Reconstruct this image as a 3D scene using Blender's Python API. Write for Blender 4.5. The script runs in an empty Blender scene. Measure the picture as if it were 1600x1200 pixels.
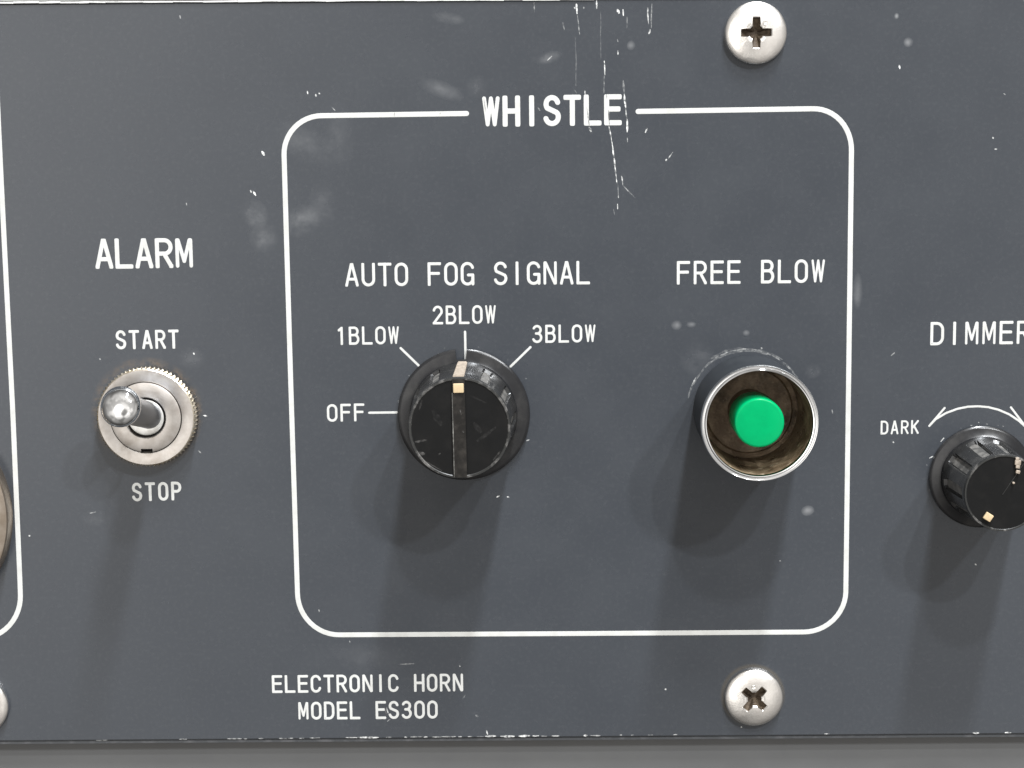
import bpy, bmesh, math, random
from mathutils import Vector, Matrix
random.seed(7)
SC = bpy.context.scene
COL = SC.collection
MM = 0.001
# ------------------------------------------------------------------ camera
F, NU, NV, D = 2700.0, 50.0, 350.0, 330.0        # focal (px at 1600 wide), foot of the normal, height in mm
zc = Vector((-NU, -NV, F)).normalized()
xc = Vector((1, .0108, 0)); xc.z = -(xc.x*zc.x + xc.y*zc.y)/zc.z; xc.normalize()
yc = zc.cross(xc)
R = Matrix((xc, yc, zc))
cam = bpy.data.cameras.new('camera'); cam.sensor_width = 36; cam.lens = 36*F/1600
cam.clip_start = .01; cam.clip_end = 50
camo = bpy.data.objects.new('camera', cam); COL.objects.link(camo)
camo.matrix_world = Matrix.Translation((0, 0, D*MM)) @ R.to_4x4()
SC.camera = camo
# ------------------------------------------------------------------ world (the surrounding bright room) and lamps
w = bpy.data.worlds.new('World'); SC.world = w; w.use_nodes = True
nt = w.node_tree; bg = nt.nodes['Background']
tc = nt.nodes.new('ShaderNodeTexCoord'); sep = nt.nodes.new('ShaderNodeSeparateXYZ')
nt.links.new(tc.outputs['Generated'], sep.inputs[0])
no = nt.nodes.new('ShaderNodeTexNoise'); no.inputs['Scale'].default_value = 1.6; no.inputs['Detail'].default_value = 2
nt.links.new(tc.outputs['Generated'], no.inputs['Vector'])
def wm(op, a, b_=None, cl=False):
    n = nt.nodes.new('ShaderNodeMath'); n.operation = op; n.use_clamp = cl
    for i, v in enumerate((a, b_)):
        if v is None: continue
        if isinstance(v, (int, float)): n.inputs[i].default_value = v
        else: nt.links.new(v, n.inputs[i])
    return n.outputs[0]
def wr(v, a, b_, lo, hi):
    n = nt.nodes.new('ShaderNodeMapRange'); n.interpolation_type = 'SMOOTHSTEP'
    for k, q in zip((1, 2, 3, 4), (a, b_, lo, hi)): n.inputs[k].default_value = q
    nt.links.new(v, n.inputs[0]); return n.outputs[0]
def wdot(vec):
    n = nt.nodes.new('ShaderNodeVectorMath'); n.operation = 'DOT_PRODUCT'; nt.links.new(tc.outputs['Generated'], n.inputs[0])
    n.inputs[1].default_value = Vector(vec).normalized(); return n.outputs['Value']
# bright ceiling above, dimmer walls, the dim shape of whoever stands before the console
room = wr(sep.outputs[2], -.1, .9, .20, 1.0)
room = wm('MULTIPLY', room, wr(no.outputs['Fac'], .40, .60, .62, 1.2))
room = wm('ADD', room, wr(wdot((-.10, 0, 1)), .80, .96, 0, .55))
room = wm('ADD', room, wr(wdot((-.36, .12, 1)), .93, .99, 0, 1.5))  # this and the next two: bright lobes added for sheen on the plate's corners
room = wm('ADD', room, wr(wdot((-.36, -.42, 1)), .95, .99, 0, .8))
room = wm('ADD', room, wr(wdot((.34, -.44, 1)), .95, .99, 0, .9))
room = wm('MULTIPLY', room, wr(wdot((.02, -.10, 1)), .945, .992, 1.0, .30))
room = wm('MULTIPLY', room, wr(wdot((0, -1, .25)), .2, .9, 1.0, .35))
mx = nt.nodes.new('ShaderNodeMix'); mx.data_type = 'RGBA'; mx.inputs[6].default_value = (0, 0, 0, 1); mx.clamp_factor = False; mx.inputs[7].default_value = (1, .97, .93, 1)
nt.links.new(room, mx.inputs[0]); nt.links.new(mx.outputs[2], bg.inputs['Color']); bg.inputs['Strength'].default_value = .90

def area(name, loc, aim, sx, sy, power, color, along=None):
    l = bpy.data.lights.new(name, 'AREA'); l.shape = 'RECTANGLE'; l.size = sx; l.size_y = sy
    l.energy = power; l.color = color
    o = bpy.data.objects.new(name, l); COL.objects.link(o)
    loc = Vector(loc); z = (loc - Vector(aim)).normalized()
    if along is None:
        o.rotation_euler = z.to_track_quat('Z', 'Y').to_euler(); o.location = loc
    else:
        y = Vector(along).normalized(); z = (z - y*z.dot(y)).normalized(); x = y.cross(z)
        o.matrix_world = Matrix.Translation(loc) @ Matrix((x, y, z)).transposed().to_4x4()
    return o
A0 = (0, -.05, 0)
area('ceiling_lamp', (.75, 1.58, 1.6), A0, .06, .06, 24, (.96, .98, 1))
area('ceiling_lamp', (1.15, 1.40, 1.6), A0, .09, .09, 25, (.96, .98, 1))
area('ceiling_lamp', (.37, 2.40, 1.6), A0, .11, .11, 41, (.96, .98, 1))
area('low_lamp', (.72, 3.95, 1.25), A0, .24, .9, 300, (.92, .96, 1))  # long lamp at low elevation that casts the long shadows
SC.view_settings.view_transform = 'Standard'; SC.view_settings.look = 'None'
SC.view_settings.exposure = 0; SC.view_settings.gamma = 1

# ------------------------------------------------------------------ measuring helpers
def P(px, py, h=0.0):
    r = R @ Vector((px-800, 600-py, -F)); t = (D-h)/(-r.z)
    return (r.x*t, r.y*t)
def S(px, py):
    a = P(px-5, py); b = P(px+5, py)
    return math.hypot(a[0]-b[0], a[1]-b[1])/10

def link(o, parent=None):
    COL.objects.link(o)
    if parent: o.parent = parent
    return o
def obj(name, bm, mat, parent=None, smooth=True, angle=35, loc=None):
    me = bpy.data.meshes.new(name)
    bmesh.ops.recalc_face_normals(bm, faces=bm.faces)
    for f in bm.faces: f.smooth = smooth
    if smooth:
        for e in bm.edges:
            if len(e.link_faces) == 2 and e.calc_face_angle(0) > math.radians(angle): e.smooth = False
    for v in bm.verts: v.co *= MM
    bm.to_mesh(me); bm.free()
    me.materials.append(mat)
    o = bpy.data.objects.new(name, me)
    if loc: o.location = Vector(loc)*MM
    return link(o, parent)
def thing(name, label, cat, loc=(0, 0, 0), rz=0, group=None):
    o = bpy.data.objects.new(name, None); o.empty_display_size = .005
    o.location = Vector(loc)*MM; o.rotation_euler.z = rz
    o['label'] = label; o['category'] = cat
    if group: o['group'] = group
    return link(o)
def lathe(prof, n=96, bm=None, closed=False):
    """prof: list of (r, z) in mm"""
    bm = bm or bmesh.new(); rings = []
    for r, z in prof:
        if r < 1e-6: rings.append([bm.verts.new((0, 0, z))])
        else: rings.append([bm.verts.new((r*math.cos(2*math.pi*i/n), r*math.sin(2*math.pi*i/n), z)) for i in range(n)])
    pairs = list(zip(rings, rings[1:])) + ([(rings[-1], rings[0])] if closed else [])
    for a, b in pairs:
        for i in range(n):
            j = (i+1) % n
            if len(a) == 1 and len(b) == 1: continue
            if len(a) == 1: bm.faces.new((a[0], b[i], b[j]))
            elif len(b) == 1: bm.faces.new((a[i], b[0], a[j]))
            else: bm.faces.new((a[i], b[i], b[j], a[j]))
    return bm
def box(bm, x0, x1, y0, y1, z0, z1, bev=0):
    vs = bmesh.ops.create_cube(bm, size=1)['verts']
    for v in vs: v.co = Vector(((x0+x1)/2 + v.co.x*(x1-x0), (y0+y1)/2 + v.co.y*(y1-y0), (z0+z1)/2 + v.co.z*(z1-z0)))
    if bev:
        es = list({e for v in vs for e in v.link_edges})
        bmesh.ops.bevel(bm, geom=es, offset=bev, segments=3, affect='EDGES', profile=.6)
    return bm

# ------------------------------------------------------------------ materials
def mat(name, base, rough=.5, metal=0, noise=None, bump=None, rvar=0, spec=.5, coat=0, wear=None):
    """noise=(scale/m, colour2, lo, hi); bump=(scale, strength, dist mm)"""
    m = bpy.data.materials.new(name); m.use_nodes = True; t = m.node_tree; N = t.nodes; L = t.links
    b = N['Principled BSDF']
    b.inputs['Base Color'].default_value = (*base, 1); b.inputs['Roughness'].default_value = rough
    b.inputs['Metallic'].default_value = metal; b.inputs['Specular IOR Level'].default_value = spec
    b.inputs['Coat Weight'].default_value = coat
    c = N.new('ShaderNodeTexCoord')
    col = None
    def nz(scale, det=6, rg=.6):
        n = N.new('ShaderNodeTexNoise'); n.inputs['Scale'].default_value = scale; n.inputs['Detail'].default_value = det
        n.inputs['Roughness'].default_value = rg
        L.new(c.outputs['Object'], n.inputs['Vector']); return n.outputs['Fac']
    def rng(src, a, bb, lo=0, hi=1):
        r = N.new('ShaderNodeMapRange'); r.inputs[1].default_value = a; r.inputs[2].default_value = bb
        r.inputs[3].default_value = lo; r.inputs[4].default_value = hi; L.new(src, r.inputs[0]); return r.outputs[0]
    def mix(fac, ca, cb):
        x = N.new('ShaderNodeMix'); x.data_type = 'RGBA'; L.new(fac, x.inputs[0])
        for s, v in ((6, ca), (7, cb)):
            if isinstance(v, tuple): x.inputs[s].default_value = (*v, 1)
            else: L.new(v, x.inputs[s])
        return x.outputs[2]
    if noise:
        col = mix(rng(nz(noise[0]), noise[2], noise[3]), base, noise[1])
    if wear:
        for sc_, c2, a, bb in wear: col = mix(rng(nz(sc_, 8, .65), a, bb), col or base, c2)
    if col: L.new(col, b.inputs['Base Color'])
    if rvar: L.new(rng(nz(260), .3, .7, max(.03, rough-rvar), rough+rvar), b.inputs['Roughness'])
    if bump:
        bp = N.new('ShaderNodeBump'); bp.inputs['Strength'].default_value = bump[1]; bp.inputs['Distance'].default_value = bump[2]*MM
        L.new(nz(bump[0]), bp.inputs['Height']); L.new(bp.outputs[0], b.inputs['Normal'])
    m['_'] = 0
    return m, t, b, c, nz, rng, mix
def M(*a, **k): return mat(*a, **k)[0]

WHITE = M('engraved_white', (.54, .54, .52), .6, noise=(350, (.47, .465, .44), .45, .75), spec=.25)
STEEL = M('screw_steel', (.95, .92, .88), .30, 1, noise=(260, (.74, .70, .66), .45, .75), bump=(240, .5, .25), rvar=.08)
BROWN = M('dirty_recess', (.055, .038, .024), .7, .2, noise=(700, (.16, .12, .08), .45, .7), bump=(900, .6, .2))
NICKEL = M('nickel_nut', (.62, .585, .55), .42, 1, noise=(330, (.44, .40, .36), .4, .7), rvar=.08, bump=(900, .15, .05))
BRASS = M('brassy_nickel', (.68, .62, .52), .34, 1, noise=(600, (.42, .33, .20), .45, .72), rvar=.1)
CHROME = M('chrome', (.95, .955, .96), .05, 1, rvar=.03, bump=(350, .03, .08))
DULLCHROME = M('worn_chrome', (.27, .28, .30), .34, 1, rvar=.06)
BLACK = M('black_plastic', (.0075, .0075, .0075), .4, noise=(300, (.012, .0115, .011), .5, .8), rvar=.08, bump=(1400, .05, .03), spec=.12)
SKIRT = M('glossy_black_plastic', (.012, .012, .013), .24, noise=(300, (.030, .029, .028), .5, .8), rvar=.08, spec=.4)
SIDE = M('handled_plastic_side', (.016, .016, .016), .26, noise=(300, (.05, .048, .045), .5, .8), rvar=.08, bump=(900, .15, .05), coat=.2)
DUST_SHEEN = M('dust_and_sheen_plastic', (.07, .068, .064), .45, noise=(500, (.20, .19, .175), .42, .66), bump=(1500, .3, .08))  # flute floors: reflected ceiling light put into the pale colour, with some dust
RIDGE = M('grimy_ridge', (.010, .009, .008), .42, noise=(400, (.034, .030, .026), .45, .75), bump=(1200, .3, .08), spec=.22)
RIM = M('worn_plastic_edge', (.018, .018, .017), .4, noise=(420, (.20, .19, .18), .52, .72), bump=(1500, .3, .06))
EDGEWEAR = M('rubbed_plastic_edge', (.05, .048, .044), .4, noise=(420, (.26, .25, .23), .45, .65), bump=(1500, .3, .06))
CREAM = M('cream_insert', (.52, .40, .24), .5, noise=(900, (.45, .33, .20), .5, .75))
TAN = M('grimy_cream', (.36, .30, .24), .5, noise=(900, (.20, .165, .13), .4, .7))
GREEN = M('green_plastic', (.0, .30, .100), .25, noise=(260, (.0, .262, .090), .42, .68), bump=(900, .05, .05), spec=.12)
BARREL = M('dark_barrel', (.022, .025, .029), .5, noise=(200, (.03, .033, .037), .4, .7), bump=(900, .1, .05), spec=.15)  # side of the chrome guard, reflection of the dark plate put into its colour
LINER = M('dirty_liner', (.085, .058, .034), .35, .0, wear=[(230, (.22, .165, .105), .42, .6), (520, (.50, .42, .30), .58, .7)], bump=(420, .8, .5), rvar=.15)
GRIME = M('grimy_floor', (.19, .13, .08), .5, wear=[(260, (.36, .27, .18), .42, .6), (170, (.07, .05, .03), .52, .68), (900, (.50, .42, .32), .6, .75)], bump=(500, .9, .5))
LOWER = M('light_grey_paint', (.10, .101, .101), .5, noise=(60, (.088, .089, .09), .35, .7), bump=(2500, .12, .03))
DARKGAP = M('console_void', (.02, .02, .02), .8, noise=(100, (.03, .03, .03), .4, .6))
STRIP = M('bare_trim_metal', (.42, .42, .41), .45, .4, noise=(260, (.30, .30, .29), .4, .7), bump=(800, .3, .08))
CHIP = M('chipped_edge', (.72, .72, .70), .5, noise=(700, (.5, .5, .48), .45, .7))

# faceplate paint: slate grey with rub marks and dust where the photograph has them
m, t, b, c, nz, rng, mixc = mat('slate_paint', (.086, .092, .102), .38, bump=(2600, .14, .03), spec=.5)
PAINT = m; N = t.nodes; L = t.links
def math_(op, a, bb=None):
    n = N.new('ShaderNodeMath'); n.operation = op; n.use_clamp = False
    for i, v in enumerate((a, bb)):
        if v is None: continue
        if isinstance(v, (int, float)): n.inputs[i].default_value = v
        else: L.new(v, n.inputs[i])
    return n.outputs[0]
def blob(px, py, rx, ry, rot=0, ring=None):
    """soft patch on the plate; returns 0..1 falloff"""
    x, y = P(px, py); s = S(px, py)*MM
    mp = N.new('ShaderNodeMapping'); mp.vector_type = 'TEXTURE'
    mp.inputs['Location'].default_value = (x*MM, y*MM, 0); mp.inputs['Rotation'].default_value = (0, 0, math.radians(rot))
    mp.inputs['Scale'].default_value = (rx*s, ry*s, 1); L.new(c.outputs['Object'], mp.inputs['Vector'])
    sp = N.new('ShaderNodeSeparateXYZ'); L.new(mp.outputs[0], sp.inputs[0])
    d = math_('SQRT', math_('ADD', math_('MULTIPLY', sp.outputs[0], sp.outputs[0]), math_('MULTIPLY', sp.outputs[1], sp.outputs[1])))
    if ring: return rng(math_('ABSOLUTE', math_('SUBTRACT', d, 1)), 0, ring, 1, 0)
    return rng(d, .1, 1, 1, 0)
colr = mixc(rng(nz(45, 3), .35, .7), (.0368, .0413, .0487), (.0404, .0452, .0526))
colr = mixc(rng(nz(1300, 3), .5, .8, 0, .25), colr, (.08, .085, .09))
fine = rng(nz(420, 8, .7), .42, .75); cloud = rng(nz(130, 6), .45, .72)
acc = None
for a in [(398, 335, 22, 26, 30, .9), (412, 372, 24, 24, 0, .7), (470, 345, 34, 26, 20, .8), (505, 318, 26, 40, 0, .35), (480, 225, 60, 30, -30, .35),
          (530, 215, 26, 60, 0, .22), (858, 90, 24, 10, 12, .8), (986, 71, 7, 8, 0, .8), (1262, 798, 11, 9, 10, 2.0), (1057, 508, 9, 8, 0, 1.6),
          (1166, 520, 6, 5, 0, 1.5), (1080, 507, 8, 5, 0, .8), (1419, 66, 8, 8, 0, 1.5), (1401, 25, 4, 5, 0, 1.5), (1340, 455, 8, 30, 0, .5),
          (690, 140, 40, 14, -20, .45), (700, 28, 28, 10, -10, .7), (150, 810, 26, 14, 0, .5), (745, 135, 20, 20, 0, .3), (1090, 560, 30, 30, 0, .5),
          (1270, 580, 14, 12, 0, .7), (300, 560, 22, 18, 0, .35), (560, 1030, 90, 30, 0, .15)]:
    f = math_('MULTIPLY', blob(*a[:5]), a[5]*(.27 if a[5] < 1 else .16))
    f = math_('MULTIPLY', f, math_('ADD', math_('MULTIPLY', fine, .6), math_('ADD', cloud, .12 if a[2] > 12 else .8)))
    acc = f if acc is None else math_('ADD', acc, f)
acc = math_('MINIMUM', acc, .55)
colr = mixc(acc, colr, (.42, .42, .42))
# brown grime round the toggle nut, pale scuff ring round the button guard
g = math_('MULTIPLY', blob(229.5, 646, 81, 81, 0, .10), math_('MULTIPLY', fine, .9)); colr = mixc(g, colr, (.14, .10, .065))
g = math_('MULTIPLY', blob(1176, 1086, 47, 47, 0, .10), .22); colr = mixc(g, colr, (.16, .12, .06))
L.new(colr, b.inputs['Base Color'])
L.new(math_('ADD', rng(nz(90, 5), .3, .7, .24, .30), math_('MULTIPLY', acc, .4)), b.inputs['Roughness'])

def scratch_mat(name='bare_scratch', col=(.72, .72, .70)):
    m = bpy.data.materials.new(name); m.use_nodes = True; t = m.node_tree; N = t.nodes; L = t.links
    b = N['Principled BSDF']; b.inputs['Roughness'].default_value = .5; b.inputs['Base Color'].default_value = (*col, 1)
    at = N.new('ShaderNodeAttribute'); at.attribute_name = 'strength'
    c = N.new('ShaderNodeTexCoord'); n = N.new('ShaderNodeTexNoise'); n.inputs['Scale'].default_value = 1500; n.inputs['Detail'].default_value = 3
    L.new(c.outputs['Object'], n.inputs['Vector'])
    r = N.new('ShaderNodeMapRange'); r.inputs[1].default_value = .32; r.inputs[2].default_value = .72; L.new(n.outputs[0], r.inputs[0])
    mu = N.new('ShaderNodeMath'); mu.operation = 'MULTIPLY'; L.new(at.outputs['Fac'], mu.inputs[0]); L.new(r.outputs[0], mu.inputs[1])
    L.new(mu.outputs[0], b.inputs['Alpha']); return m
SCRATCH = scratch_mat(); SCRATCH_DARK = scratch_mat('scratch_through_fill', (.10, .10, .10)); SCUFF = scratch_mat('plastic_scuff', (.11, .105, .10))

# ------------------------------------------------------------------ stroke lettering
def arc(cx, cy, rx, ry, a0, a1, n=10):
    return [(cx+rx*math.cos(math.radians(a0+(a1-a0)*i/n)), cy+ry*math.sin(math.radians(a0+(a1-a0)*i/n))) for i in range(n+1)]
O_ = arc(.5, .73, .5, .27, 0, 180) + arc(.5, .27, .5, .27, 180, 360) + [(1, .73)]
G = {
 'A': [[(0, 0), (.46, 1), (.54, 1), (1, 0)], [(.17, .29), (.83, .29)]],
 'B': [[(0, 0), (0, 1), (.55, 1)] + arc(.55, .77, .38, .23, 90, -90) + [(0, .54)], [(.55, .54)] + arc(.58, .27, .42, .27, 90, -90) + [(0, 0)]],
 'C': [arc(.5, .73, .5, .27, 12, 180) + arc(.5, .27, .5, .27, 180, 348)],
 'D': [[(0, 0), (0, 1), (.45, 1)] + arc(.45, .68, .55, .32, 90, 0) + arc(.45, .32, .55, .32, 0, -90) + [(0, 0)]],
 'E': [[(1, 1), (0, 1), (0, 0), (1, 0)], [(0, .53), (.9, .53)]],
 'F': [[(1, 1), (0, 1), (0, 0)], [(0, .53), (.88, .53)]],
 'G': [arc(.5, .73, .5, .27, 15, 180) + arc(.5, .27, .5, .27, 180, 270) + arc(.5, .27, .5, .27, 270, 340) + [(1, .44), (.58, .44)], [(1, .44), (1, 0)]],
 'H': [[(0, 0), (0, 1)], [(1, 0), (1, 1)], [(0, .5), (1, .5)]],
 'I': [[(.5, 0), (.5, 1)]],
 'K': [[(0, 0), (0, 1)], [(1, 1), (0, .38)], [(.33, .6), (1, 0)]],
 'L': [[(0, 1), (0, 0), (1, 0)]],
 'M': [[(0, 0), (0, 1), (.08, 1), (.5, .18), (.92, 1), (1, 1), (1, 0)]],
 'N': [[(0, 0), (0, 1), (.08, 1), (.92, 0), (1, 0), (1, 1)]],
 'O': [O_], '0': [O_],
 'P': [[(0, 0), (0, 1), (.55, 1)] + arc(.55, .74, .45, .26, 90, -90) + [(0, .48)]],
 'R': [[(0, 0), (0, 1), (.55, 1)] + arc(.55, .74, .45, .26, 90, -90) + [(0, .48)], [(.5, .48), (1, 0)]],
 'S': [arc(.5, .75, .47, .25, 15, 200, 12) + [(.12, .6), (.88, .42)] + arc(.5, .26, .5, .26, 20, -165, 12)],
 'T': [[(0, 1), (1, 1)], [(.5, 1), (.5, 0)]],
 'U': [[(0, 1), (0, .27)] + arc(.5, .27, .5, .27, 180, 360) + [(1, 1)]],
 'W': [[(-.04, 1), (.22, 0), (.5, 1), (.78, 0), (1.04, 1)]],
 '1': [[(.28, .86), (.6, 1), (.6, 0)]],
 '2': [arc(.5, .72, .48, .28, 165, -20, 10) + [(0, 0), (1, 0)]],
 '3': [arc(.48, .76, .44, .24, 155, -75, 10) + [(.35, .53)], [(.35, .53)] + arc(.48, .27, .5, .27, 75, -155, 12)],
}
THIN = {'W': .76, 'M': .82, 'N': .92, 'A': .95, 'R': .95}
def stroke(bm, pts, r, hz=.018, z=0.0, sq=False):
    """a flat-domed ribbon with round ends through pts (mm)"""
    prof = [(-1, -.02), (-.93, hz*.7), (-.5, hz), (.5, hz), (.93, hz*.7), (1, -.02)]
    for i, (p, q) in enumerate(zip(pts, pts[1:])):
        d = Vector((q[0]-p[0], q[1]-p[1]))
        if d.length < 1e-6: continue
        d.normalize(); n = Vector((-d.y, d.x)); rows = []; zz = z + (i % 3)*.0016
        for e in (p, q): rows.append([bm.verts.new((e[0]+n.x*u*r, e[1]+n.y*u*r, zz+v)) for u, v in prof])
        for i_ in range(5): bm.faces.new((rows[0][i_], rows[0][i_+1], rows[1][i_+1], rows[1][i_]))
    for i, p in enumerate(pts):                        # joints a hair lower than the ribbons
        sharp = i in (0, len(pts)-1)
        if not sharp:
            a = Vector((p[0]-pts[i-1][0], p[1]-pts[i-1][1])); b_ = Vector((pts[i+1][0]-p[0], pts[i+1][1]-p[1]))
            sharp = a.length > 1e-6 and b_.length > 1e-6 and a.angle(b_) > .9
        ex = 2/3.6 if (sharp and sq) else 1.0
        zz = z-.0012-(i % 3)*.0005
        rs = [(.5, hz), (.93, hz*.7), (1, -.02)]; c0 = bm.verts.new((p[0], p[1], zz+hz)); prev = None
        for u, v in rs:
            ring = []
            for k in range(16):
                cx, cy = math.cos(k*math.pi/8), math.sin(k*math.pi/8)
                cx, cy = math.copysign(abs(cx)**ex, cx), math.copysign(abs(cy)**ex, cy)
                ring.append(bm.verts.new((p[0]+r*u*cx, p[1]+r*u*cy, zz+v)))
            for k in range(16):
                if prev is None: bm.faces.new((c0, ring[k], ring[(k+1) % 16]))
                else: bm.faces.new((prev[k], ring[k], ring[(k+1) % 16], prev[(k+1) % 16]))
            prev = ring
    return bm
def lettering(text, x0, pitch, w, yt0, yb0, yt1, yb1, st, parent, label):
    """x0: centre of first cell in px; heights at the first and last cell; all measured on the plate"""
    bm = bmesh.new(); n = len(text)-1; wi = w-st; z = 0.0
    for i, ch in enumerate(text):
        if ch == ' ': continue
        k = i/max(n, 1); cx = x0+pitch*i; yt = yt0+(yt1-yt0)*k+st/2; yb = yb0+(yb1-yb0)*k-st/2
        lean = (yb-yt)*(.0286-(cx-443)*4.85e-5)
        for j, pl in enumerate(G[ch]):
            pts = [P(cx+(u-.5)*wi + lean*(.5-v), yb+(yt-yb)*v - (u-.5)*wi*.009) for u, v in pl]
            stroke(bm, pts, st/2*S(cx, yb)*THIN.get(ch, 1), z=z+j*.006, sq=ch not in 'SCGO03WMN')
    o = obj('lettering', bm, WHITE, parent, smooth=False); o['label'] = label
    return o

# ------------------------------------------------------------------ the console: main plate, lower plate, top trim
base = thing('console_frame', 'dark metal frame of the console showing in the joints around the slate plate', 'frame')
base['kind'] = 'structure'
bm = bmesh.new(); box(bm, -190, 190, -210, 110, -9, -6.05); obj('frame_sheet', bm, DARKGAP, base, smooth=False)

panel = thing('control_panel', 'slate grey painted control plate with white engraved lettering and outlined sections', 'panel')
tl, tr = P(-300, 7.2), P(1900, -7.5); bl, br = P(-300, 1161.5), P(1900, 1145.5)
def plate(bm, cs, z0, z1, bev):
    v = [bm.verts.new((x, y, z0)) for x, y in cs] + [bm.verts.new((x, y, z1)) for x, y in cs]
    bm.faces.new(v[0:4][::-1]); bm.faces.new(v[4:8])
    for i in range(4): bm.faces.new((v[i], v[(i+1) % 4], v[4+(i+1) % 4], v[4+i]))
    if bev: bmesh.ops.bevel(bm, geom=[e for e in bm.edges if all(q.co.z == z1 for q in e.verts)], offset=bev, segments=3, affect='EDGES')
    return bm
obj('face_plate', plate(bmesh.new(), [bl, br, tr, tl], -3, 0, .35), PAINT, panel, angle=60)

TX = [('WHISTLE', 767.2, 31.75, 28, 149.6, 198.6, 147.2, 196, 8.3, 'large white WHISTLE heading in the gap of the outline'),
 ('AUTO FOG SIGNAL', 549.6, 25.83, 21.4, 411, 448, 407.6, 444.5, 4.7, 'white AUTO FOG SIGNAL lettering above the knob'),
 ('ALARM', 162.3, 31.3, 28.4, 372.6, 420.4, 371.6, 419, 7.1, 'bold white ALARM lettering above the toggle switch'),
 ('START', 188.8, 20.6, 16.6, 516, 546, 515, 545, 4.5, 'white START lettering above the toggle switch'),
 ('STOP', 214, 20.5, 16.2, 754, 783.5, 752.5, 782, 4.6, 'white STOP lettering under the toggle switch'),
 ('2BLOW', 684, 20.6, 16.6, 477.6, 507, 476.4, 506, 3.9, 'white 2BLOW lettering'),
 ('1BLOW', 532.6, 20.6, 16.6, 510.6, 539.2, 509.4, 538, 3.9, 'white 1BLOW lettering'),
 ('3BLOW', 839.4, 20.7, 16.6, 507.6, 536.2, 506.6, 535, 3.9, 'white 3BLOW lettering'),
 ('OFF', 519, 21.1, 16.6, 631.4, 659.2, 630.4, 658.4, 3.9, 'white OFF lettering left of the knob'),
 ('FREE BLOW', 1067.9, 26.3, 21, 407.8, 444.8, 404.8, 442, 4.8, 'white FREE BLOW lettering above the green button'),
 ('ELECTRONIC HORN', 433, 20.18, 16.6, 1055, 1083, 1052.3, 1080.6, 4.2, 'white ELECTRONIC HORN lettering below the outline'),
 ('MODEL ES300', 474, 20.17, 16.6, 1096.6, 1124.8, 1094.4, 1123, 4.2, 'white MODEL ES300 lettering on the bottom line'),
 ('DIMMER', 1464.4, 27, 21.6, 503, 539.6, 501, 537.6, 4.7, 'white DIMMER lettering running off the right edge'),
 ('DARK', 1382, 15.85, 12.2, 657.4, 679, 656.4, 678, 3.1, 'small white DARK lettering left of the dial arc')]
for a in TX: lettering(*a[:9], panel, a[9])

def lines(name, paths, wpx, ref, label=None):
    bm = bmesh.new()
    for i, p in enumerate(paths): stroke(bm, [P(*q) for q in p], wpx/2*S(*ref), z=i*.004)
    o = obj(name, bm, WHITE, panel, smooth=False)
    if label: o['label'] = label
def corner(a, c0, b, n=12):      # conic from a to b about the corner c0, close to a circle
    out = []
    for i in range(n+1):
        t_ = i/n; w_ = .7071; den = (1-t_)**2+2*w_*t_*(1-t_)+t_*t_
        out.append(tuple(((1-t_)**2*a[k]+2*w_*t_*(1-t_)*c0[k]+t_*t_*b[k])/den for k in (0, 1)))
    return out
outl = [(729, 177.4), (504, 180.8)] + corner((502, 180.8), (441.5, 182), (443.8, 243)) + [(454, 590)] + \
       corner((464.8, 928), (467, 992.3), (530, 992)) + [(900, 990)] + corner((1256, 987.6), (1320, 987), (1321.6, 925)) + [(1326, 590)] + \
       corner((1330.4, 236), (1332, 168.2), (1270, 170)) + [(997, 174.2)]
lines('section_outline', [outl], 8.1, (890, 600), 'white rounded rectangular outline around the whistle controls')
lines('section_outline', [[(-26, -300), (2.2, 290), (19.8, 640), (31, 905)] + corner((31.8, 930), (34, 996), (-30, 998)) + [(-200, 1000)]], 8.1, (30, 600),
      'white outline of the neighbouring section at the left edge')
for p in ([(577, 645), (620, 644.4)], [(626, 544), (655.5, 572.5)], [(726.6, 518.5), (727.6, 567.5)], [(828.8, 542.5), (798, 572.5)]):
    lines('index_line', [p], 3.8, (727, 560))
ARC = [(1452, 665.5), (1462, 655), (1478, 645.5), (1496, 638.8), (1512, 635.6), (1528, 634.8), (1544, 636.2), (1560, 640.2), (1577, 647.5), (1592, 657.5), (1603, 667.5)]
lines('dial_arc', [ARC, [(1452, 665.5), (1476, 637.5)], [(1603, 667.5), (1579.5, 636.5)]], 3.4, (1525, 640), 'white curved double headed arrow above the dimmer knob')

# scratches and chips on the paint
bm = bmesh.new(); lay = bm.verts.layers.float.new('strength')
def scr(x0, y0, x1, y1, wd, s, jit=.8, h=None):
    n = max(2, int(math.hypot(x1-x0, y1-y0)/4)); rows = []
    dx, dy = x1-x0, y1-y0; l = math.hypot(dx, dy) or 1; nx, ny = -dy/l, dx/l; off = 0
    zz = .008 + random.random()*.004
    if min(abs(x0-a) for a in (769, 972)) > -1 and 745 < (x0+x1)/2 < 975 and 148 < (y0+y1)/2 < 200: zz = .05
    if h is not None: zz = h
    for i in range(n+1):
        k = i/n; off += random.uniform(-jit, jit)*.35; off *= .9
        ww = wd*.5*(.35+.65*math.sin(math.pi*min(1, max(0, k*.9+.05))))*random.uniform(.7, 1.25)
        x, y = x0+dx*k+nx*off, y0+dy*k+ny*off; r = []
        for sgn in (-1, 1):
            v = bm.verts.new((*P(x+nx*ww*sgn, y+ny*ww*sgn, h or 0), zz)); v[lay] = s; r.append(v)
        rows.append(r)
    for a, q in zip(rows, rows[1:]): bm.faces.new((a[0], a[1], q[1], q[0]))
def z5(x, y): return 740+x/3.428, y/3.428
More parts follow.
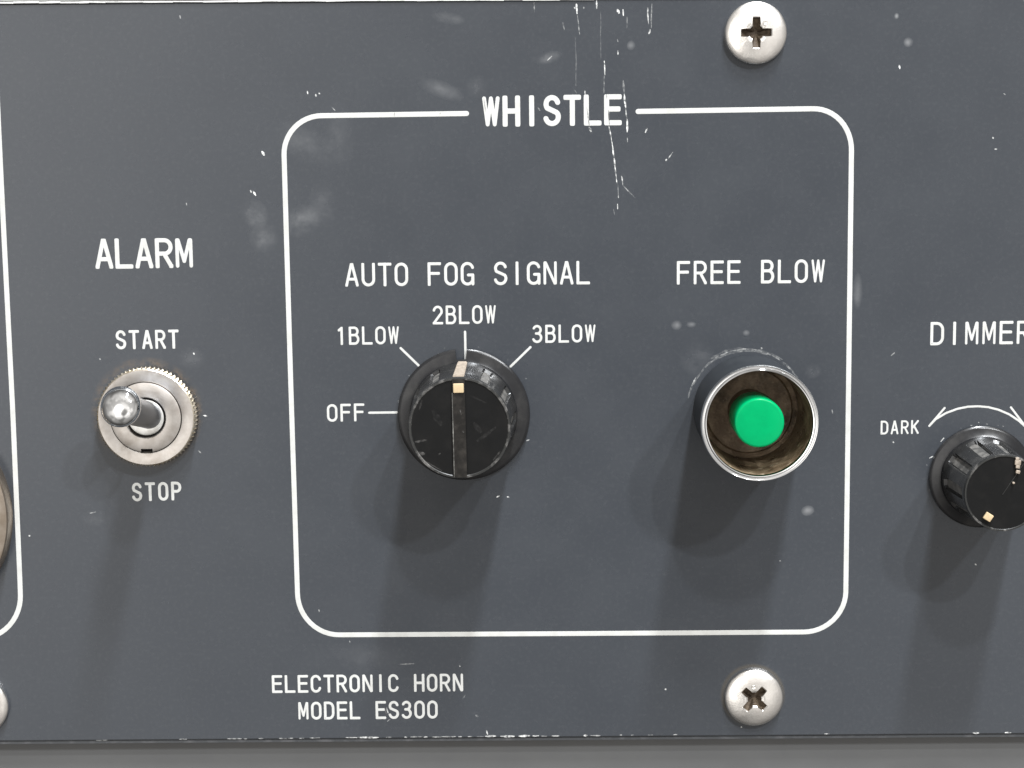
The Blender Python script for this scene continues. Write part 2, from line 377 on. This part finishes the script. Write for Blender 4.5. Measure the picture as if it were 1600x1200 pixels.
for a in [(550, 20, 553, 75, 3.4, 1.6), (540, 38, 543, 48, 3, 1), (555, 80, 567, 185, 1.6, .5), (659, 2, 660, 48, 2.6, 1.3), (770, 48, 780, 72, 4, 1.5), (800, 50, 801, 85, 2.4, 1.3),
          (822, 90, 822, 150, 1.5, .35), (932, 38, 935, 130, 2.2, .9), (955, 20, 952, 150, 2, .5), (945, 158, 938, 182, 3, 1.6), (773, 270, 773, 293, 1.8, .9), (770, 210, 772, 225, 1.6, .6),
          (699, 325, 702, 402, 2.4, 1.5), (700, 402, 697, 500, 1.5, .4), (595, 486, 600, 520, 2, 1.2), (724, 676, 738, 740, 1.9, 1.1), (738, 740, 770, 985, 2.1, 1.3),
          (806, 498, 815, 580, 2.8, 1.5), (815, 580, 822, 640, 1.7, .7), (822, 638, 822, 710, 2.6, 1.5), (822, 738, 824, 762, 2, .8), (802, 430, 806, 498, 3, .3), (773, 990, 776, 1060, 1.3, .4),
          (776, 1045, 777, 1060, 2, .9), (770, 1092, 771, 1120, 2.6, 1.4), (793, 942, 800, 990, 2, 1), (800, 992, 865, 1060, 1.8, .45), (931, 686, 918, 710, 2.6, 1.3), (1068, 815, 1042, 850, 2, .7),
          (1035, 852, 1028, 862, 2.4, 1.4), (395, 325, 420, 300, 2, .7), (343, 575, 355, 595, 1.8, .5), (478, 120, 486, 160, 2.5, .3), (322, 10, 326, 65, 2.4, .35), (680, 60, 682, 320, 1.4, .22),
          (545, 200, 548, 460, 2, .16), (590, 36, 592, 46, 2, .8), (540, 480, 552, 500, 2, .4), (618, 680, 632, 706, 4, .8), (750, 1120, 756, 1150, 1.3, .3)]:
    p, q = z5(a[0], a[1]), z5(a[2], a[3]); scr(*p, *q, a[4], a[5])
for a in [(409, 236, 413, 243, 4, 1.7), (391, 297, 393, 301, 2.4, 1.3), (395, 298, 400, 306, 3, 1.6), (480, 142, 481, 147, 2.2, 1), (493, 147, 494, 151, 2.4, 1), (498, 145, 500, 147, 2.2, 1), (518, 167, 524, 173, 2, .7),
          (281, 24, 282, 29, 2.2, 1.2), (1405, 101, 1406, 108, 3, 1.5), (1551, 214, 1552, 217, 2.4, 1.4), (1554, 233, 1559, 233, 2.6, 1.5), (776, 777, 781, 774, 3, 1.6), (792, 776, 796, 777, 2.4, 1.2),
          (45, 836, 47, 838, 2.4, 1.3), (1039, 1076, 1041, 1078, 2.6, 1.4), (1523, 881, 1526, 883, 2.2, 1), (1218, 876, 1220, 877, 2, .8), (291, 317, 292, 321, 2, .8), (155, 560, 157, 562, 2.4, 1),
          (302, 551, 304, 554, 2.8, 1.4), (317, 649, 324, 650, 2, 1), (310, 704, 314, 708, 2.2, .8), (140, 802, 150, 800, 2.4, .5), (823, 619, 822, 622, 3, 1.5), (822, 689, 827, 687, 2, .9), (1600, 1, 1601, 2, 1, 1),
          (604, 1106, 607, 1116, 2.4, .9), (605, 1127, 610, 1124, 2, .8), (743, 1117, 747, 1120, 3, .6), (723, 1092, 727, 1086, 2, .4), (622, 1038, 648, 1037, 1.6, .4), (718, 1039, 719, 1042, 2, .8), (546, 1001, 547, 1004, 2, .6),
          (498, 952, 499, 956, 2, .5), (760, 1141, 762, 1148, 2.2, 1.2), (1395, 690, 1397, 692, 3, 1), (1392, 556, 1398, 551, 2.2, .6), (1090, 619, 1091, 621, 3, 1.2), (1189, 543, 1191, 545, 3, .6), (1158, 1135, 1159, 1137, 3, 1.1),
          (1470, 690, 1475, 684, 2, 1.2), (1452, 716, 1458, 713, 2, 1), (1568, 146, 1571, 148, 2, .5), (1300, 640, 1301, 646, 2, .5)]:
    scr(*a, jit=.2)
# chips along the bottom edge
def yb(x): return 1158.6 - (x+0)*(1158.6-1144.8)/1600 - 1.2*math.sin(math.pi*x/1600)
for x0, x1, s in [(150, 168, .5), (280, 292, 1), (355, 378, .8), (381, 386, 1), (404, 412, .9), (436, 448, .8), (450, 458, 1), (467, 475, 1), (484, 500, 1), (540, 556, 1.3), (556, 592, 1.7), (603, 612, .8),
                  (632, 636, 1.4), (641, 660, 1), (662, 668, 1.2), (675, 690, 1), (690, 712, 1.3), (716, 722, 1.2), (731, 738, 1.2), (745, 756, .8), (758, 775, 1.6), (782, 804, 1.5), (808, 828, 1.7), (832, 842, 1.6), (846, 855, .9),
                  (862, 874, 1), (912, 918, 1.4), (922, 938, .9), (968, 972, 1), (986, 990, 1.2), (1012, 1020, .6), (1052, 1058, 1.2), (1288, 1296, 1.3), (1520, 1530, 2), (1570, 1580, 2)]:
    scr(x0, yb(x0)-.3, x1, yb(x1)-.3, 2.0 if s < 1.4 else 3.0, s*.62)
# scuff ring round the guard
for a0, a1, rr, s in [(40, 150, 93, .5), (55, 120, 95, .75), (70, 118, 91.5, .6), (120, 168, 94, .45), (148, 162, 95, 1.0), (30, 60, 92, .5), (95, 125, 98, .35)]:
    k = a0
    while k < a1:
        p = [(1168+rr*math.cos(math.radians(q)), 640-rr*math.sin(math.radians(q))) for q in (k, k+7)]
        scr(*p[0], *p[1], random.uniform(1.2, 3.4), s*random.uniform(.25, .7)); k += 6
for k in range(9):
    a = math.radians(random.uniform(25, 175)); rr = random.uniform(100, 108)
    scr(728+rr*math.cos(a), 645-rr*math.sin(a), 729+rr*math.cos(a), 646-rr*math.sin(a), 1.3, .5, .1)
    a = math.radians(random.uniform(60, 200)); rr = random.uniform(82, 88)
    scr(1532+rr*math.cos(a), 745-rr*math.sin(a), 1534+rr*math.cos(a), 746-rr*math.sin(a), 1.4, .6, .1)
o = obj('scratches', bm, SCRATCH, panel, smooth=False); o['kind'] = 'stuff'

bm = bmesh.new(); lay = bm.verts.layers.float.new('strength')
for a in [(607, 575, 620, 670, 1.6, 1.2), (722, 590, 727, 668, 1.8, 1.4), (54, 520, 66, 600, 1.0, .9), (713, 500, 714, 530, 1.2, .8)]:
    scr(*z5(a[0], a[1]), *z5(a[2], a[3]), a[4], a[5], .3, .045)
for a in [(616, 182, 617, 176, 1.4, .8), (601, 1105, 604, 1118, 2.0, 1.5), (687, 180, 688.5, 175, 1.3, 1)]: scr(*a, .2, .045)
o = obj('scratches', bm, SCRATCH_DARK, panel, smooth=False); o['kind'] = 'stuff'; o['label'] = 'dark scratches cut through the white heading letters'
# plate below
lowp = thing('lower_panel', 'lighter grey painted plate along the bottom edge, set back below the slate plate', 'panel')
a, q = P(-300, 1158), P(1900, 1143); e1, e2 = P(-300, 1500), P(1900, 1490)
obj('face_plate', plate(bmesh.new(), [e1, e2, q, a], -6, -2.2, 0), LOWER, lowp, smooth=False)
# thin bead between both plates
bm = bmesh.new(); g1, g2 = P(-300, 1163.6), P(1900, 1147.8); 
plate(bm, [(g1[0], g1[1]-.22), (g2[0], g2[1]-.22), (g2[0], g2[1]+.24), (g1[0], g1[1]+.24)], -2.19, -.22, .1)
gk = obj('edge_bead', bm, M('edge_bead_paint', (.045, .048, .052), .35, noise=(300, (.10, .10, .105), .5, .75)), lowp)
# trim above
trim = thing('upper_trim_strip', 'pale bare metal trim strip along the top edge above the slate plate', 'trim')
u0, u1 = P(-300, 6.7), P(1900, -8.0); v0, v1 = P(-300, -160), P(1900, -170)
obj('strip', plate(bmesh.new(), [(u0[0], u0[1]+.05), (u1[0], u1[1]+.05), v1, v0], -6, .25, .3), STRIP, trim)
bm = bmesh.new(); x = -20
while x < 900:
    l = random.uniform(14, 60); y0 = 4.9-x*.0062; y1 = 4.9-(x+l)*.0062
    p, q = P(x, y0-.4+random.uniform(-.5, .5)), P(x+l*.96, y1-.4+random.uniform(-.5, .5)); stroke(bm, [p, q], random.uniform(.10, .2), hz=.1, z=.16); x += l
o = obj('chipped_edge', bm, CHIP, trim, smooth=False); o['kind'] = 'stuff'

# ------------------------------------------------------------------ screws
def make_screw(r, label, px, py, rot, group):
    s = S(px, py); h = 2.15; k = D/(D-h*.4); r = r*s/k
    x, y = P(px, py, h*.4)
    t_ = thing('panel_screw', label, 'screw', (x, y, 0), 0, group)
    # domed head with a cross cut out of it: polar grid with an inner cross shaped boundary
    def zdome(q): return .9 + (h-.9)*math.sqrt(max(0, 1-(q/r)**2))**1.1
    n = 128; bm = bmesh.new(); arm, aw = r*.475, r*.115
    def cross_r(a):
        a = a % (math.pi/2); a = min(a, math.pi/2-a)     # 0 at arm axis, 45deg between arms
        flat = arm/max(math.cos(a), .01); side = aw/max(math.sin(a), 1e-4)
        inner = r*.235
        return max(min(flat, side), inner*1.0 if a > .3 else 0) if min(flat, side) < arm*1.2 else flat
    fr = [0, .07, .2, .4, .62, .8, .92, .98, 1]
    rings = []
    for i, f in enumerate(fr):
        row = []
        for j in range(n):
            a = 2*math.pi*j/n; rc = cross_r(a-rot); q = rc+(r-rc)*f
            z = zdome(min(q, r))-(.22 if i == 0 else 0)
            row.append(bm.verts.new((q*math.cos(a), q*math.sin(a), z)))
        rings.append(row)
    rings.append([bm.verts.new((r*.985*math.cos(2*math.pi*j/n), r*.985*math.sin(2*math.pi*j/n), .45)) for j in range(n)])
    rings.append([bm.verts.new((r*.96*math.cos(2*math.pi*j/n), r*.96*math.sin(2*math.pi*j/n), -.02)) for j in range(n)])
    for a_, b_ in zip(rings, rings[1:]):
        for j in range(n): bm.faces.new((a_[j], b_[j], b_[(j+1) % n], a_[(j+1) % n]))
    obj('head', bm, STEEL, t_, angle=40)
    bm = bmesh.new(); prev = None
    for f, z in ((1.0, zdome(arm)-.2), (.93, 1.2), (.6, .6), (.3, .2)):
        row = [bm.verts.new((cross_r(2*math.pi*j/n-rot)*f*1.002*math.cos(2*math.pi*j/n), cross_r(2*math.pi*j/n-rot)*f*1.002*math.sin(2*math.pi*j/n), min(z, zdome(cross_r(2*math.pi*j/n-rot))-.21) )) for j in range(n)]
        if prev:
            for j in range(n): bm.faces.new((prev[j], row[j], row[(j+1) % n], prev[(j+1) % n]))
        prev = row
    bm.faces.new(prev)
    obj('cross_recess', bm, BROWN, t_, smooth=False)
    # punched dimple
    bm = lathe([(0, .02), (.16, .03), (.27, .09), (.38, .1), (.48, 0)], 24)
    dx, dy = r*.42*math.cos(rot+math.pi/4*1.05), r*.42*math.sin(rot+math.pi/4*1.05)
    q = math.hypot(dx, dy); o = obj('dimple', bm, STEEL, t_, loc=(dx, dy, zdome(q)-.03)); 
    sl = (zdome(q+.1)-zdome(q-.1))/.2; o.rotation_euler = Vector((-sl*dx/q, -sl*dy/q, 1)).to_track_quat('Z', 'Y').to_euler()
    return t_
grp = 'cross head screws holding the slate plate'
make_screw(48.5, 'steel cross head screw at the top right, its cross upright', 1181, 51.5, 0, grp)
make_screw(45.5, 'steel cross head screw at the bottom right, its cross turned diagonally', 1178, 1090, math.radians(48), grp)
make_screw(46, 'steel cross head screw cut off by the left edge near the bottom', -33, 1103, math.radians(20), grp)

# ------------------------------------------------------------------ round bezel at the left edge
s = S(0, 810); x, y = P(-164.5, 808, 3); rb = 176*s
bez = thing('round_bezel', 'large round dull metal bezel cut off by the left edge inside the neighbouring outline', 'bezel', (x, y, 0))
obj('bezel_ring', lathe([(rb*.55, 1.2), (rb*.55, 3.4), (rb*.60, 3.6), (rb*.975, 3.6), (rb*.99, 3.5), (rb, 3.2), (rb, 0)], 160), M('tarnished_bezel', (.44, .38, .32), .42, 1, noise=(300, (.34, .28, .22), .4, .7), rvar=.08), bez)
obj('centre_disc', lathe([(0, 1.4), (rb*.55, 1.4)], 96), BLACK, bez)

# ------------------------------------------------------------------ toggle switch
ax, ay = 231.5, 650
s = S(ax, ay); x, y = P(ax, ay, .8)
tog = thing('toggle_switch', 'chrome bat handle toggle switch in a knurled round nut between START and STOP', 'switch', (x, y, 0))
rn = 78*s
n = 72*4; bm = bmesh.new(); rings = []                   # knurled nut
rows = [(0, .96, 0), (.12, 1, 0), (1.15, 1, 0), (1.3, .995, 1), (1.45, 1, 1), (2.5, 1, 1), (2.75, .965, 2), (2.9, .94, 2), (2.85, .74, 2), (2.85, .70, 2)]
for z, f, ph in rows:
    ring = []
    for j in range(n):
        tooth = (abs(((j + (2 if ph == 1 else 0)) % 4) - 2)/2)        # 0..1 triangle
        rr = rn*f - (rn*.055*(1-tooth) if ph < 2 else 0)
        a = 2*math.pi*j/n; ring.append(bm.verts.new((rr*math.cos(a), rr*math.sin(a), z)))
    rings.append(ring)
for a_, b_ in zip(rings[:8], rings[1:8]):
    for j in range(n): bm.faces.new((a_[j], b_[j], b_[(j+1) % n], a_[(j+1) % n]))
bmesh.ops.delete(bm, geom=[v for v in rings[8]+rings[9]], context='VERTS')
obj('knurled_nut', bm, BRASS, tog, angle=20)
obj('nut_face', lathe([(rn*.712, 1.6), (rn*.715, 2.78), (rn*.73, 2.86), (rn*.942, 2.9)], 128), NICKEL, tog)
obj('bushing', lathe([(rn*.40, .6), (rn*.40, 3.1), (rn*.415, 3.22), (rn*.50, 3.25), (rn*.66, 3.08), (rn*.697, 2.95), (rn*.697, 1.6)], 96), NICKEL, tog)
bm = bmesh.new(); box(bm, -1.1, 1.1, -rn*.655-.3, -rn*.655+.3, 2.6, 3.125); obj('keyway_slot', bm, M('slot_black', (.002, .002, .002), .8, noise=(500, (.006, .005, .004), .4, .7), spec=.05), tog, smooth=False)  # black block on the bushing, the slot's shade put into its colour
obj('pivot_seat', lathe([(0, 2.7), (rn*.22, 2.85), (rn*.33, 2.9), (rn*.355, 2.8), (rn*.365, 1.2)], 64), M('seat_nickel', (.90, .90, .88), .4, 1, noise=(400, (.6, .58, .54), .4, .7)), tog)
lev = [(0, 0), (2.45, 0), (2.5, 3), (2.75, 7), (2.95, 10.5), (3.0, 12.2)]
tipz = 18.2
tx, ty = P(188.5, 635.5, tipz-3); bx, by = P(ax+4, ay+.5, 1.5)
dv = Vector((tx-bx, ty-by, tipz-3-1.5)); Ln = dv.length
q = dv.to_track_quat('Z', 'Y').to_euler()
k = Ln/15.0
o = obj('lever_shaft', lathe([(0, 0), (2.5, 0), (2.55, 3*k), (2.7, 7*k), (2.8, 10*k), (2.85, 12.3*k)], 48), DULLCHROME, tog, loc=(bx-x, by-y, 1.5)); o.rotation_euler = q
rt = 3.85
tip = [(2.55, Ln-2.95)] + [(rt*math.sin(a), Ln+rt*(.62 if a < math.pi/2 else .80)*math.cos(a)) for a in [math.radians(d) for d in range(138, -1, -6)]]
tip[-1] = (0, tip[-1][1])
o = obj('lever_tip', lathe(tip, 64), CHROME, tog, loc=(bx-x, by-y, 1.5)); o.rotation_euler = q

# ------------------------------------------------------------------ rotary knobs
def make_knob(name, label, px, py, skirt_px, body_px, top_px, h, rot, notch, group, N_=12, fw=1.0):
    s = S(px, py); x, y = P(px, py); t_ = thing(name, label, 'knob', (x, y, 0), rot, group)
    rs, rb_, rt_ = skirt_px*s, body_px*s, top_px*s
    n = 180
    # skirt with a pointer notch
    prof = [(rb_*.8, .15), (rs*.985, .15), (rs, .35), (rs, .9), (rs*.975, 1.12), (rs*.95, 1.2), (rb_*1.06, 1.5), (rb_*1.015, 1.7), (rb_*1.0, 2.6), (rb_*.98, 3.2)]
    bm = bmesh.new(); rings = []; hw = math.radians(5.2)
    skip = set()
    for i, (r_, z_) in enumerate(prof):
        rings.append([bm.verts.new((r_*math.cos(2*math.pi*j/n+math.pi/2), r_*math.sin(2*math.pi*j/n+math.pi/2), z_)) for j in range(n)])
    cut = 2.6 if notch else -1                       # +- index of 2 deg steps
    lo, hi = -2, 3
    for i, (a_, b_) in enumerate(zip(rings, rings[1:])):
        for j in range(n):
            jj = j if j < n/2 else j-n
            if notch and lo <= jj < hi and i < 6: continue
            bm.faces.new((a_[j], b_[j], b_[(j+1) % n], a_[(j+1) % n]))
    if notch:
        for jj in (lo, hi):
            f = [rings[i][jj % n] for i in range(7)]; bm.faces.new(f)
    obj('skirt', bm, SKIRT, t_, angle=30)
    # fluted body
    per = 24; n2 = N_*per; zs = [2.6, 3.6, 3.9, 4.6, h*.5, h*.88, h*.90, h*.955]
    bm = bmesh.new(); rings = []; fl = []
    for iz, z_ in enumerate(zs):
        ring = []
        for j in range(n2):
            a = 2*math.pi*j/n2; ph = (j % per); d = min(ph, per-ph)          # d=0 at flute centre
            f = 0
            base_r = rb_ + (rt_-rb_)*(z_-2.6)/(h-2.6)
            half = (4.6 if z_ > 4.4 else (3.4 if z_ > 3.8 else 0))*fw
            if 3.7 < z_ < h*.89 and d <= half: f = 1
            ring.append(bm.verts.new(((base_r-f*.62)*math.cos(a), (base_r-f*.62)*math.sin(a), z_)))
            
        rings.append(ring)
    for a_, b_ in zip(rings, rings[1:]):
        for j in range(n2): bm.faces.new((a_[j], b_[j], b_[(j+1) % n2], a_[(j+1) % n2]))
    obj('body', bm, SIDE, t_, angle=25)
    # pale, dusty floors of the flutes, ceiling reflection put into their colour
    for kf in range(N_):
        if kf == 3 and notch: continue
        bm = bmesh.new(); st_ = []
        for z_, wd in ((4.0, 2.2), (4.7, 3.6), (h*.5, 3.8), (h*.875, 3.8)):
            base_r = rb_ + (rt_-rb_)*(z_-2.6)/(h-2.6)-.62+.05
            st_.append([bm.verts.new((base_r*math.cos(2*math.pi*(kf*per+d)/n2), base_r*math.sin(2*math.pi*(kf*per+d)/n2), z_)) for d in (-wd*fw, 0, wd*fw)])
        for a_, b_ in zip(st_, st_[1:]):
            for j in range(2): bm.faces.new((a_[j], b_[j], b_[j+1], a_[j+1]))
        obj('flute', bm, DUST_SHEEN, t_)
    # worn rim and cap
    obj('rim', lathe([(rt_*1.012, h*.95), (rt_*1.015, h*.975), (rt_, h), (rt_*.965, h+.02), (rt_*.95, h-.12)], 128), RIM, t_)
    obj('cap', lathe([(0, h-.10), (rt_*.5, h-.10), (rt_*.952, h-.10)], 96), BLACK, t_)
    bm = bmesh.new(); wdt = 9.3*s; L_ = math.sqrt(rt_**2-wdt**2)*.985
    v = [(-wdt, -L_), (wdt, -L_), (wdt, L_), (-wdt, L_)]
    if notch:
        plate(bm, v, h-.3, h+.35, .12); obj('pointer_ridge', bm, RIDGE, t_, angle=40)
        bm = bmesh.new(); box(bm, -wdt-.12, -wdt+.06, -L_, L_*.72, h-.3, h+.38, .05); obj('worn_ridge_edge', bm, EDGEWEAR, t_)
    else:
        bm.free(); bm = bmesh.new(); box(bm, -.05, .06, -L_*.95, L_*.05, h-.3, h-.02, .02); obj('worn_ridge_edge', bm, RIM, t_)
    bm = bmesh.new(); iy = rt_*(.80 if notch else .73); hs = (7.8 if notch else 6.2)*s; box(bm, -hs, hs, iy-hs*.9, iy+hs*.9, h+.1, h+.62, .18); obj('index_mark', bm, CREAM, t_)
    if notch:
        bm = bmesh.new(); a0 = 8.0*s
        z0, z1 = 2.2, h*.93; y0, y1 = rb_+.35, rt_+.25
        pts = [(-a0*.85, y0, z0), (a0, y0, z0), (a0, y1, z1), (-a0*1.1, y1, z1), (-a0*.85, y0-1.5, z0), (a0, y0-1.5, z0), (a0, y1-1.5, z1), (-a0*1.1, y1-1.5, z1)]
        vv = [bm.verts.new(p) for p in pts]
        for f in ((0, 1, 2, 3), (4, 7, 6, 5), (0, 4, 5, 1), (3, 2, 6, 7), (0, 3, 7, 4), (1, 5, 6, 2)): bm.faces.new([vv[i] for i in f])
        bmesh.ops.bevel(bm, geom=bm.edges[:], offset=.15, segments=2, affect='EDGES'); obj('pointer_insert', bm, TAN, t_)
    else:
        for (dx, dy, sz) in ((.16, -.86, .9), (.02, -.66, .62), (.10, -.77, .62), (-.05, -.36, .34), (.22, -.93, .55)):
            bm = bmesh.new(); box(bm, -sz/2, sz/2, -sz*.6, sz*.6, h-.05, h+.5, .1); o = obj('paint_chip', bm, TAN, t_, loc=(dx*rt_, dy*rt_, 0)); o.rotation_euler.z = dx*4+dy*2
    return t_
kg = 'black fluted rotary knobs'
big = make_knob('rotary_knob', 'large black fluted rotary knob pointing to 2BLOW, cream mark at its top', 725, 647, 103, 82.5, 75, 17.6, math.radians(.5), True, kg)
make_knob('rotary_knob', 'smaller black fluted knob cut off by the right edge, cream mark at lower left', 1531.5, 744, 80.5, 64, 57.5, 17.2, math.radians(147), False, kg, 10, 1.15)

# handling marks on the face of the large knob
bm = bmesh.new(); lay = bm.verts.layers.float.new('strength'); random.seed(3)
for a in [(648, 690, 667, 687, 4, .55), (652, 706, 664, 709, 5, .6), (684, 711, 688, 708, 2, .6), (660, 718, 690, 735, 2, .4), (740, 660, 752, 676, 7, .12), (676, 640, 690, 665, 9, .10), (745, 690, 775, 668, 6, .14),
          (722, 672, 725, 676, 3, .8), (719, 640, 721, 648, 2.5, .7), (655, 640, 660, 625, 3, .25), (770, 720, 782, 705, 3, .35), (735, 618, 760, 630, 3, .15)]:
    onridge = 708 < a[0] < 728
    scr(*a, .6, 17.6+.36 if onridge else 17.6-.085)
for v in bm.verts: v.co.x -= big.location.x/MM; v.co.y -= big.location.y/MM
o = obj('scuffs', bm, SCUFF, big, smooth=False); o['kind'] = 'stuff'

# ------------------------------------------------------------------ green push button in its chrome guard
px, py = 1169.5, 640; s = S(px, py); x, y = P(px, py); H = 18.0
pb = thing('push_button', 'green push button sunk in a dirty round chrome guard under FREE BLOW', 'button', (x, y, 0))
ro, ri = 87.5*s, 78.2*s
obj('guard_barrel', lathe([(ro*.985, 0), (ro*.985, H-1.5), (ro*.97, H-1.3)], 128), BARREL, pb)
obj('guard_ring', lathe([(ro*.96, H-1.45), (ro*.995, H-1.4), (ro, H-1.2), (ro*1.0, H-.6), (ro*.985, H-.22), (ro*.965, H-.30), (ro*.955, H-.42), (ro*.945, H-.28), (ro*.92, H-.05), (ri*1.012, H-.1), (ri, H-.5), (ri, H-1.0)], 160), CHROME, pb)
obj('guard_liner', lathe([(ri, H-1.0), (ri*.995, H*.5), (ri*.985, 2.0), (ri*.97, 1.2), (ri*.97, .3)], 128), LINER, pb)
obj('well_floor', lathe([(0, .8), (ri*.50, .8), (ri*.84, 1.0), (ri*.88, .5), (ri*.98, .4)], 96), GRIME, pb)
rc = 37.3*s
obj('plunger', lathe([(rc*.9, .8), (rc*.9, 8.5), (0, 8.6)], 48), GRIME, pb)
obj('button_cap', lathe([(rc*.86, 7.6), (rc*1.0, 7.7), (rc*1.0, 16.6), (rc*.985, 16.95), (rc*.95, 17.15), (rc*.90, 17.2), (rc*.45, 17.16), (0, 17.15)], 96), GREEN, pb, angle=60)
